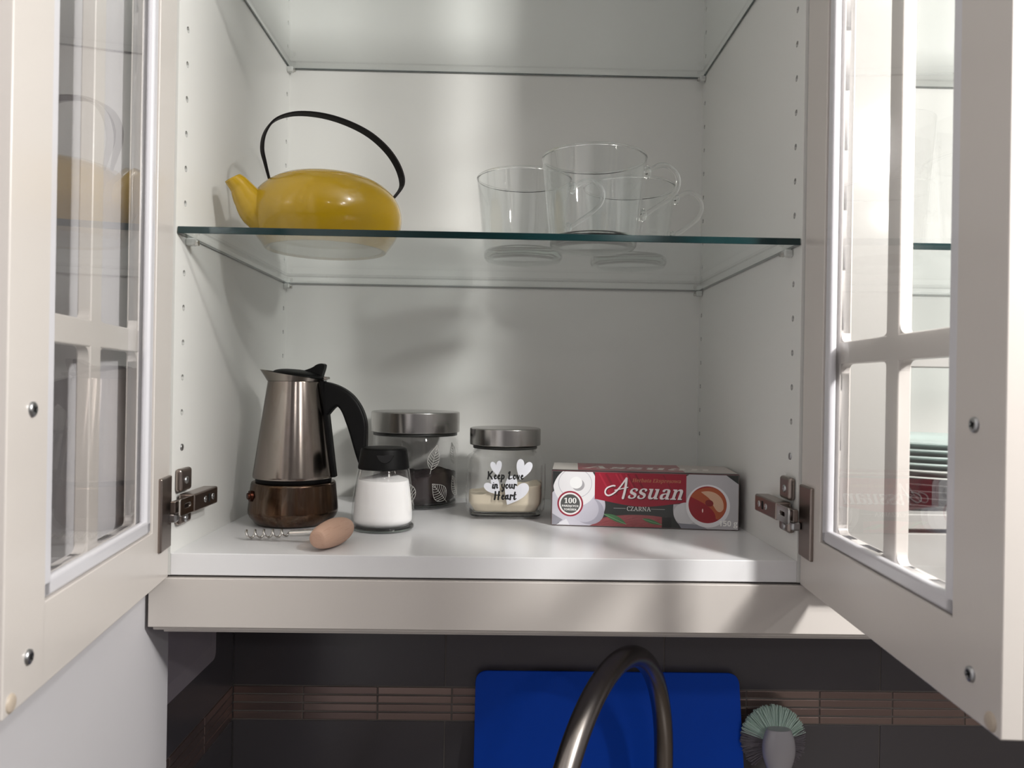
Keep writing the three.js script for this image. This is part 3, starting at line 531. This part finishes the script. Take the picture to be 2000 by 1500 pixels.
// ---------------------------------------------------------------- sugar jar with hearts
{
  const P = [0.0178, 0, -0.234];
  const t = thing('storage_jar', 'square glass jar of sugar with white hearts and steel lid', 'jar', P, 0.03);
  const prof = [[0, 0.003, 1], [0.026, 0.003, 1], [0.0315, 0.0003, 1], [0.0372, 0.0008, 1], [0.0412, 0.0042, 1], [0.0432, 0.0095, 1], [0.0442, 0.018, 1], [0.0445, 0.04, 1], [0.0442, 0.064, 1], [0.0434, 0.0715, 0.95], [0.0412, 0.0757, 0.75], [0.0388, 0.0777, 0.3], [0.0372, 0.0795, 0], [0.0372, 0.086, 0],
    [0.0342, 0.086, 0], [0.0345, 0.079, 0], [0.0382, 0.0735, 0.6], [0.0405, 0.069, 0.9], [0.0412, 0.06, 1], [0.0412, 0.02, 1], [0.0395, 0.0115, 1], [0.036, 0.0075, 1], [0.028, 0.0066, 1], [0, 0.0064, 1]];
  for (const p of prof) if (p[1] < 0.0725) p[0] *= 1.055;
  part('glass_body', loft(prof, 160), M.jarGlass, t);
  part('seal', lathe([[0.034, 0.079], [0.0385, 0.0795], [0.0385, 0.084], [0.034, 0.084]], 64), std(0x2a2b29, 0.4), t);
  part('lid', lathe([[0.0405, 0.0835], [0.0423, 0.0837], [0.0426, 0.0845], [0.0426, 0.1022], [0.042, 0.1032], [0.0405, 0.1038], [0, 0.104]], 128), M.steelBrushed, t, 'brushed steel lid');
  part('glass_base', loft([[0, 0.0031, 1], [0.028, 0.0031, 1], [0.0335, 0.0008, 1], [0.0388, 0.0014, 1], [0.0418, 0.0038, 1], [0.0412, 0.0052, 1], [0.0375, 0.0048, 1], [0.03, 0.0044, 1], [0, 0.0044, 1]], 128), M.mugGlass, t, 'thick glass foot');
  // printed front: white hearts with a black motto
  const print = canvas(1024, 900, (c, w, h) => {
    c.clearRect(0, 0, w, h);
    const heart = (x, y, s, a, sx = 1) => { c.save(); c.translate(x, y); c.rotate(a); c.scale(s * sx, s); c.beginPath(); c.moveTo(0, 100); c.bezierCurveTo(-40, 60, -95, 10, -95, -45); c.bezierCurveTo(-95, -100, -20, -105, 0, -35); c.bezierCurveTo(20, -105, 95, -100, 95, -45); c.bezierCurveTo(95, 10, 40, 60, 0, 100); c.fill(); c.restore(); };
    c.fillStyle = '#eceef6'; heart(265, 175, 1.4, -0.15, 0.82); heart(775, 200, 1.95, 0.3, 0.82); heart(215, 520, 1.75, -0.7, 0.9); heart(610, 600, 2.75, 0.5, 0.88);
    script(c, 'Keep Love', 95, 375, 176, '#0b0b0d'); script(c, 'in your', 185, 545, 176, '#0b0b0d'); script(c, 'Heart', 225, 745, 190, '#0b0b0d');
  });
  const face = new THREE.PlaneGeometry(0.0615, 0.0568, 8, 1); face.translate(0.0035, 0.0428, 0.0473);
  part('heart_print', face, std(0xffffff, 0.6, 0, { map: print, transparent: true, alphaTest: 0.5, side: THREE.DoubleSide }), t, 'white hearts with black motto');
  const sq = (a) => (Math.abs(Math.cos(a)) ** 7 + Math.abs(Math.sin(a)) ** 7) ** (-1 / 7);
  const sugar = heap((y, a) => (y < 0.02 ? 0.0355 + 0.0069 * Math.min(1, (y - 0.007) / 0.011) : 0.0424) * sq(a), (x, z) => 0.032 + 0.16 * x + 0.05 * z + 0.002 * noise(x * 60, z * 60), 0.0079, 0.0003, 160);
  const g = solo('sugar', sugar, std(0xe3d8c2, 0.9), 'cream coloured sugar sloping inside the square heart jar', 'sugar', P); g.rotation.y = 0.03; g.userData.kind = 'stuff';
}
// brush lettering: each letter a few curved strokes in a 1 x 1 box (baseline y = 0, up positive)
function script(c, text, x, y, size, colour) {
  const K = {
    K: [0.62, [[.1, .72, .16, .4, .06, 0], [.5, .75, .3, .5, .14, .36], [.16, .4, .35, .3, .5, 0]]], L: [0.5, [[.2, .74, .15, .4, .09, .05], [.09, .04, .2, -.01, .44, .09], [.2, .74, .11, .71, .08, .6]]], H: [0.66, [[.14, .72, .16, .4, .06, 0], [.5, .74, .46, .4, .42, 0], [.06, .36, .3, .42, .56, .4]]],
    e: [0.36, [[.06, .2, .3, .24, .28, .36], [.28, .36, .16, .46, .08, .2], [.08, .2, .1, -.06, .34, .08]]], p: [0.42, [[.12, .4, .1, .1, .04, -.28], [.1, .3, .34, .5, .34, .2], [.34, .2, .26, -.06, .1, .06]]], o: [0.38, [[.2, .4, .02, .36, .06, .14], [.06, .14, .14, -.08, .3, .12], [.3, .12, .36, .4, .18, .4]]],
    v: [0.36, [[.04, .38, .1, .2, .14, .02], [.14, .02, .3, .2, .28, .4]]], i: [0.22, [[.12, .38, .06, .1, .08, .04], [.08, .04, .12, -.02, .2, .08], [.15, .56, .16, .57, .17, .58]]], n: [0.42, [[.08, .4, .08, .2, .04, 0], [.06, .2, .26, .54, .3, .3], [.3, .3, .24, -.04, .4, .08]]],
    y: [0.4, [[.06, .4, .04, .06, .16, .06], [.16, .06, .28, .14, .32, .4], [.32, .4, .26, -.1, .14, -.3], [.14, -.3, .0, -.34, .06, -.2]]], u: [0.42, [[.06, .4, .02, .02, .14, .04], [.14, .04, .26, .1, .3, .4], [.3, .4, .26, -.02, .4, .08]]], r: [0.34, [[.1, .42, .1, .2, .06, 0], [.08, .28, .16, .48, .32, .36]]], a: [0.42, [[.28, .36, .06, .44, .06, .14], [.06, .14, .14, -.1, .28, .3], [.3, .4, .22, -.04, .4, .08]]], t: [0.32, [[.18, .68, .1, .2, .1, .08], [.1, .08, .14, -.04, .3, .1], [.04, .44, .16, .46, .3, .46]]], ' ': [0.3, []],
  };
  c.strokeStyle = colour; c.lineCap = 'round';
  for (const ch of text) {
    const [w, strokes] = K[ch];
    for (const [a, b, d, e, f, g] of strokes) for (let k = 0; k < 14; k++) {
      const q = (u, p0, p1, p2) => (1 - u) * (1 - u) * p0 + 2 * u * (1 - u) * p1 + u * u * p2, u0 = k / 14, u1 = (k + 1) / 14;
      const X = u => x + size * q(u, a, d, f), Y = u => y - size * q(u, b, e, g), down = Y(u1) - Y(u0) > 0 ? 1 : 0;
      c.lineWidth = size * (down ? 0.165 : 0.085); c.beginPath(); c.moveTo(X(u0), Y(u0)); c.lineTo(X(u1), Y(u1)); c.stroke();
    }
    x += w * size * 1.08;
  }
}

// ---------------------------------------------------------------- tea box
{
  const LEN = 0.2045, HI = 0.0612, DEEP = 0.085, turn = -0.096;
  const t = thing('tea_box', 'long red and grey cardboard box of black tea bags', 'box', [0.0694, 0.0002, -0.1606], turn);
  const front = canvas(2048, 612, (c, w, h) => teaFront(c, w, h));
  const top = canvas(1024, 420, (c, w, h) => {
    c.fillStyle = '#8c2634'; c.fillRect(0, 0, w, h); c.fillStyle = '#cfcac4'; c.fillRect(0, 0, w * 0.14, h);
    c.fillStyle = '#b9aca6'; c.fillRect(w * 0.72, 0, w * 0.28, h); c.fillStyle = '#d8cfc8'; c.font = 'italic bold 200px serif'; c.fillText('Assuan', w * 0.16, h * 0.68);
    c.fillStyle = '#3c3a38'; c.fillRect(0, h * 0.9, w, h * 0.1);
  });
  const gloss = { roughness: 0.42, clearcoat: 0.55, clearcoatRoughness: 0.16 };
  const side = phys({ color: 0x5a2330, ...gloss });
  const b = 0.0006;
  part('carton', box(0, LEN, 0, HI, -DEEP, 0, 0.0012), side, t, 'dark red carton');
  const f = new THREE.PlaneGeometry(LEN - 2 * b, HI - 2 * b); f.translate(LEN / 2, HI / 2, 0.0002);
  part('front_print', f, phys({ map: front, ...gloss }), t, 'printed front with teapot and cup');
  const tp = new THREE.PlaneGeometry(LEN - 2 * b, DEEP - 2 * b); tp.rotateX(-Math.PI / 2); tp.translate(LEN / 2, HI + 0.0002, -DEEP / 2);
  part('top_print', tp, phys({ map: top, ...gloss }), t, 'printed top');
}
function teaFront(c, w, h) {
  const X = v => v * w, Y = v => v * h;
  c.fillStyle = '#2c2e2d'; c.fillRect(0, 0, w, h);
  // wooden table below, with leaves
  c.fillStyle = '#94494d'; c.beginPath(); c.moveTo(X(.2), Y(1)); c.lineTo(X(.26), Y(.86)); c.bezierCurveTo(X(.35), Y(.76), X(.5), Y(.75), X(.6), Y(.8)); c.lineTo(X(.62), Y(1)); c.fill();
  for (let i = 0; i < 120; i++) { c.strokeStyle = `rgba(${rnd() < .5 ? '190,120,118' : '88,34,40'},.28)`; c.lineWidth = 3; const x = X(.2 + rnd() * .4), y = Y(.8 + rnd() * .2); c.beginPath(); c.moveTo(x, y); c.lineTo(x + 60, y - 14); c.stroke(); }
  const leaf = (pts) => { c.fillStyle = '#44734a'; c.beginPath(); c.moveTo(X(pts[0]), Y(pts[1])); c.quadraticCurveTo(X(pts[2]), Y(pts[3]), X(pts[4]), Y(pts[5])); c.quadraticCurveTo(X(pts[6]), Y(pts[7]), X(pts[0]), Y(pts[1])); c.fill(); c.strokeStyle = '#8ab287'; c.lineWidth = 4; c.beginPath(); c.moveTo(X(pts[0]), Y(pts[1])); c.lineTo(X(pts[4]), Y(pts[5])); c.stroke(); };
  leaf([.28, .77, .36, .74, .405, .95, .34, .93]); leaf([.49, .84, .53, .8, .595, .94, .53, .95]); c.fillStyle = '#1d1f1e'; c.fillRect(X(.595), Y(.8), X(.05), Y(.2));
  // teapot: white lid, knob and belly
  c.fillStyle = '#c3c1cc'; c.beginPath(); c.ellipse(X(.135), Y(.62), X(.155), Y(.42), 0, 0, 7); c.fill();
  c.fillStyle = '#a6a4b2'; c.beginPath(); c.ellipse(X(.2), Y(.72), X(.085), Y(.25), .3, 0, 7); c.fill(); c.fillStyle = '#bfbdc9'; c.beginPath(); c.ellipse(X(.175), Y(.68), X(.08), Y(.25), .3, 0, 7); c.fill();
  c.fillStyle = '#e2e1e4'; c.beginPath(); c.ellipse(X(.125), Y(.25), X(.118), Y(.4), 0, 0, 7); c.fill(); c.strokeStyle = '#b9b8c0'; c.lineWidth = 7; c.beginPath(); c.ellipse(X(.125), Y(.22), X(.09), Y(.27), 0, 0, 7); c.stroke();
  c.fillStyle = '#a2a0a4'; c.beginPath(); c.ellipse(X(.142), Y(.25), X(.034), Y(.11), 0, 0, 7); c.fill(); c.fillStyle = '#ededee'; c.beginPath(); c.ellipse(X(.13), Y(.21), X(.034), Y(.11), 0, 0, 7); c.fill();
  c.fillStyle = '#232524'; c.beginPath(); c.moveTo(0, 0); c.lineTo(X(.06), 0); c.quadraticCurveTo(X(.01), Y(.12), 0, Y(.4)); c.fill();
  c.fillStyle = '#8e8d97'; c.beginPath(); c.moveTo(0, Y(.78)); c.lineTo(X(.06), Y(.9)); c.lineTo(X(.02), Y(1)); c.lineTo(0, Y(1)); c.fill(); c.fillStyle = '#d9d9df'; c.beginPath(); c.moveTo(X(.02), Y(1)); c.lineTo(X(.08), Y(.88)); c.lineTo(X(.1), Y(1)); c.fill();
  // red panel with the name
  c.fillStyle = '#930f2a'; c.beginPath(); c.moveTo(X(.232), 0); c.lineTo(X(.722), 0); c.lineTo(X(.722), Y(.52)); c.bezierCurveTo(X(.66), Y(.55), X(.56), Y(.62), X(.49), Y(.62)); c.bezierCurveTo(X(.4), Y(.62), X(.3), Y(.53), X(.232), Y(.5)); c.fill();
  for (let i = 0; i < 9; i++) { c.strokeStyle = i % 2 ? 'rgba(205,70,84,.35)' : 'rgba(96,10,26,.4)'; c.lineWidth = 10 + rnd() * 16; c.beginPath(); const x = X(.25 + rnd() * .42); c.moveTo(x, Y(.03)); c.quadraticCurveTo(x + 60, Y(.2), x + 130, Y(.42)); c.stroke(); }
  const name = (dx, dy, col) => { c.save(); c.translate(dx, dy); c.fillStyle = col; c.strokeStyle = col;
    c.lineCap = 'round'; c.lineWidth = 17; c.beginPath(); c.moveTo(X(.402), Y(.1)); c.bezierCurveTo(X(.375), Y(.24), X(.345), Y(.4), X(.308), Y(.43)); c.bezierCurveTo(X(.28), Y(.43), X(.282), Y(.3), X(.31), Y(.27)); c.bezierCurveTo(X(.322), Y(.25), X(.335), Y(.24), X(.34), Y(.25)); c.stroke();
    c.lineWidth = 26; c.beginPath(); c.moveTo(X(.402), Y(.11)); c.bezierCurveTo(X(.4), Y(.25), X(.392), Y(.38), X(.384), Y(.47)); c.stroke(); c.lineWidth = 11; c.beginPath(); c.moveTo(X(.34), Y(.33)); c.lineTo(X(.41), Y(.27)); c.stroke();
    c.font = 'italic bold 215px serif'; c.save(); c.translate(X(.405), Y(.475)); c.transform(0.97, 0, -0.08, 1, 0, 0); c.fillText('ssuan', 0, 0); c.restore(); c.restore(); };
  name(7, 8, '#3f0812'); name(0, 0, '#e4dedf');
  c.fillStyle = '#b98a5a'; c.font = 'italic 54px serif'; c.fillText('Herbata Ekspresowa', X(.432), Y(.17));
  c.fillStyle = '#e2e2de'; c.font = '66px serif'; c.fillText('CZARNA', X(.405), Y(.70)); c.fillStyle = '#a9a9a6'; c.fillRect(X(.335), Y(.655), X(.065), 5); c.fillRect(X(.535), Y(.655), X(.075), 5);
  // cup of tea on a saucer
  c.fillStyle = '#b3b1b5'; c.beginPath(); c.moveTo(X(.722), Y(.04)); c.lineTo(X(.74), 0); c.lineTo(X(.93), 0); c.lineTo(w, Y(.17)); c.lineTo(w, h); c.lineTo(X(.72), h); c.bezierCurveTo(X(.66), Y(.9), X(.65), Y(.75), X(.655), Y(.56)); c.lineTo(X(.722), Y(.54)); c.fill();
  c.fillStyle = '#c9c8cb'; c.beginPath(); c.ellipse(X(.722), Y(.72), X(.066), Y(.2), 0, 0, 7); c.fill(); c.fillStyle = '#85858e'; c.beginPath(); c.moveTo(X(.68), Y(.9)); c.lineTo(X(.8), Y(.92)); c.lineTo(X(.84), h); c.lineTo(X(.7), h); c.fill();
  c.fillStyle = '#dddcdf'; c.beginPath(); c.ellipse(X(.838), Y(.575), X(.116), Y(.39), 0, 0, 7); c.fill(); c.fillStyle = '#8f1220'; c.beginPath(); c.ellipse(X(.836), Y(.55), X(.101), Y(.335), 0, 0, 7); c.fill();
  c.save(); c.beginPath(); c.ellipse(X(.836), Y(.55), X(.099), Y(.33), 0, 0, 7); c.clip();
  c.fillStyle = '#a8502c'; c.beginPath(); c.moveTo(X(.74), Y(.4)); c.bezierCurveTo(X(.8), Y(.15), X(.93), Y(.18), X(.95), Y(.5)); c.bezierCurveTo(X(.94), Y(.75), X(.9), Y(.85), X(.88), Y(.8)); c.bezierCurveTo(X(.88), Y(.6), X(.8), Y(.5), X(.74), Y(.4)); c.fill();
  c.fillStyle = '#cfa78c'; c.beginPath(); c.moveTo(X(.8), Y(.32)); c.bezierCurveTo(X(.87), Y(.25), X(.93), Y(.4), X(.92), Y(.62)); c.bezierCurveTo(X(.9), Y(.74), X(.88), Y(.66), X(.86), Y(.52)); c.bezierCurveTo(X(.85), Y(.42), X(.82), Y(.38), X(.8), Y(.32)); c.fill();
  c.fillStyle = '#7c1519'; c.beginPath(); c.ellipse(X(.845), Y(.52), X(.022), Y(.06), .3, 0, 7); c.fill(); c.fillStyle = '#f0d6cf'; c.beginPath(); c.ellipse(X(.81), Y(.66), 7, 22, 0, 0, 7); c.fill(); c.restore();
  c.fillStyle = '#f0efec'; c.font = 'bold 84px sans-serif'; c.fillText('150 g', X(.895), Y(.93));
  // round badge
  c.fillStyle = '#8f1832'; c.beginPath(); c.arc(X(.1), Y(.6), Y(.235), 0, 7); c.fill(); c.fillStyle = '#e6e4e4'; c.beginPath(); c.arc(X(.1), Y(.6), Y(.205), 0, 7); c.fill(); c.fillStyle = '#4d4e4d'; c.beginPath(); c.arc(X(.1), Y(.6), Y(.175), 0, 7); c.fill();
  c.fillStyle = '#f0f0ee'; c.textAlign = 'center'; c.font = 'bold 84px serif'; c.fillText('100', X(.1), Y(.59)); c.font = 'bold 33px sans-serif'; c.fillText('PARZĄCYCH', X(.1), Y(.66)); c.fillText('TOREBEK', X(.1), Y(.725)); c.textAlign = 'left';
  // thin grey rim of the carton
  c.strokeStyle = '#6b6563'; c.lineWidth = 5; c.strokeRect(2, 2, w - 4, h - 4);
}

// ---------------------------------------------------------------- below the cabinets
const COUNTER = -0.52;
solo('worktop', box(PIER + 0.002, 1.6, COUNTER - 0.04, COUNTER, BACK + 0.001, 0.245, 0.003), std(0x5a5148, 0.4), 'brown worktop below the tiled wall', 'worktop');
{
  const t = thing('base_cabinet', 'white base cabinet carrying the worktop', 'cabinet');
  part('carcass', box(PIER + 0.012, 1.6, FLOOR + 0.1, COUNTER - 0.0402, BACK + 0.001, 0.2, 0.001), M.melamine, t);
  part('plinth', box(PIER + 0.012, 1.6, FLOOR, FLOOR + 0.0998, BACK + 0.001, 0.16, 0.001), M.melamine, t);
  for (const [a, b] of [[-0.288, 0.25], [0.254, 0.85], [0.854, 1.45]]) { const d = part('door', box(a, b, FLOOR + 0.104, COUNTER - 0.046, 0.2002, 0.219, 0.0015), M.lacquer, t); part('handle', tube([V(b - 0.05, COUNTER - 0.1, 0.219), V(b - 0.05, COUNTER - 0.1, 0.24), V(b - 0.05, COUNTER - 0.23, 0.24), V(b - 0.05, COUNTER - 0.23, 0.219)], 0.005), M.steelBrushed, d); }
}
{
  const t = thing('cutting_board', 'bright blue plastic cutting board leaning on the dark tiles', 'cutting board', [0.165, COUNTER + 0.0012, -0.302]);
  const s = roundRect(new THREE.Shape(), -0.1815, 0.1815, 0, 0.288, 0.017);
  const g = new THREE.ExtrudeGeometry(s, { depth: 0.004, bevelEnabled: true, bevelSize: 0.0008, bevelOffset: -0.0008, bevelThickness: 0.0008, bevelSegments: 3, curveSegments: 16 });
  const p = part('board', g, phys({ color: 0x0050d8, roughness: 0.45, specularIntensity: 0.35 }), t); p.rotation.x = -0.23; p.rotation.z = 0;
}
{
  const t = thing('kitchen_faucet', 'tall arched brushed steel kitchen faucet standing before the blue board', 'faucet', [0.2205, COUNTER, -0.2568]);
  const end = V(-0.168, 0, 0.304), dir = end.clone().normalize(), D = end.length(), r = D / 2, top = -0.1325 - COUNTER, spring = top - r * 0.98;
  const pts = [V(0, 0.02, 0), V(0, 0.06, 0), V(0, spring * 0.6, 0)];
  for (let i = 0; i <= 22; i++) { const a = Math.PI * i / 22 * 1.06; pts.push(dir.clone().multiplyScalar(r - r * Math.cos(a)).setY(spring + r * 0.98 * Math.sin(a))); }
  const brushed = std(0x9a9490, 0.27, 1);
  part('spout', new THREE.TubeGeometry(new THREE.CatmullRomCurve3(pts), 160, 0.0117, 28), brushed, t);
  part('base', lathe([[0, 0.0002], [0.028, 0.0002], [0.0285, 0.003], [0.027, 0.006], [0.021, 0.008], [0.0205, 0.055], [0.0125, 0.062], [0.0108, 0.066]], 48), brushed, t);
  const lever = tube([V(0.018, 0.035, 0), V(0.045, 0.04, 0.004), V(0.085, 0.058, 0.01)], 0.0045, 24); part('lever', lever, brushed, t);
  const e = pts[pts.length - 1], tip = cyl(0.0125, 0.0125, 0.03, 28); tip.translate(e.x, e.y - 0.008, e.z); part('aerator', tip, brushed, t);
}
{
  // dish brush, bristles to the wall, handle standing on the worktop
  const t = thing('dish_brush', 'dish brush with pale green and grey bristles standing against the tiles', 'brush', [0.3865, 0, 0]);
  const C = V(0, -0.3175, -0.318), tilt = -0.05;
  const head = lathe(smooth([[0.0006, -0.052], [0.006, -0.048], [0.0125, -0.036], [0.0195, -0.018], [0.0218, -0.004], [0.0205, 0.010], [0.0165, 0.0215], [0.0150, 0.0235]], 50).concat([[0, 0.0238]]), 48); head.scale(1, 1, 0.62);
  const grey = phys({ color: 0xbdbbc2, roughness: 0.22, clearcoat: 0.5, clearcoatRoughness: 0.1 });
  const hd = part('head', head, grey, t, 'grey plastic brush head'); hd.position.copy(C); hd.rotation.x = tilt;
  part('handle', tube([C.clone().add(V(0, -0.045, 0)), C.clone().add(V(0.001, -0.09, 0.006)), V(0, COUNTER + 0.08, -0.298), V(0, COUNTER + 0.006, -0.288)], 0.0058, 48), grey, t);
  const strands = (n, a0, a1, len, mat, name, label, spread) => {
    const list = [];
    for (let i = 0; i < n; i++) {
      const a = a0 + (a1 - a0) * (i + rnd() * 0.9) / n, l = len * (0.9 + 0.14 * rnd()), root = V(Math.cos(a) * 0.0165, 0.002 + Math.sin(a) * 0.0175, -0.009 - 0.006 * rnd());
      const out = V(Math.cos(a + (rnd() - 0.5) * spread), Math.sin(a + (rnd() - 0.5) * spread), -0.28 - 0.5 * rnd()).normalize();
      const q = root.clone().addScaledVector(out, l * 0.5), e = root.clone().addScaledVector(out, l); e.z = Math.max(e.z, -0.0545); q.z = Math.max(q.z, -0.05);
      const path = new THREE.QuadraticBezierCurve3(root, q, e); list.push(new THREE.TubeGeometry(path, 4, 0.00042 + 0.0003 * rnd(), 4));
    }
    const m = part(name, list, mat, t, label); m.position.copy(C); m.userData.kind = 'stuff';
  };
  strands(900, 0.22, Math.PI - 0.22, 0.0285, std(0xdaf2e8, 0.6), 'green_bristles', 'pale green bristles', 0.25);
  strands(330, -0.95, 0.25, 0.029, std(0x8a848c, 0.6), 'grey_bristles', 'grey bristles', 0.5);
  strands(330, Math.PI - 0.25, Math.PI + 0.95, 0.029, std(0x8a848c, 0.6), 'grey_bristles', 'grey bristles', 0.5);
}
{
  // cover plate on the left wall, partly behind the plaster edge
  const t = thing('access_panel', 'shaded white cover plate with rounded corners on the dark side wall', 'cover');
  const s = roundRect(new THREE.Shape(), 0.1, 0.2905, -0.198, -0.04, 0.011);
  const f = new THREE.ExtrudeGeometry(s, { depth: 0.0045, bevelEnabled: true, bevelSize: 0.0012, bevelOffset: -0.0012, bevelThickness: 0.0012, bevelSegments: 3, curveSegments: 12 }); f.rotateY(Math.PI / 2); f.translate(LEFT + 0.0008, 0, 0);
  part('frame', f, std(0xb9b2b8, 0.5), t);
  const s2 = roundRect(new THREE.Shape(), 0.12, 0.27, -0.1745, -0.06, 0.002);
  const f2 = new THREE.ExtrudeGeometry(s2, { depth: 0.0022, bevelEnabled: true, bevelSize: 0.0006, bevelOffset: -0.0006, bevelThickness: 0.0006, bevelSegments: 2 }); f2.rotateY(Math.PI / 2); f2.translate(LEFT + 0.0063, 0, 0);
  part('flap', f2, std(0xb2abb1, 0.5), t);
}

renderer.render(scene, camera);
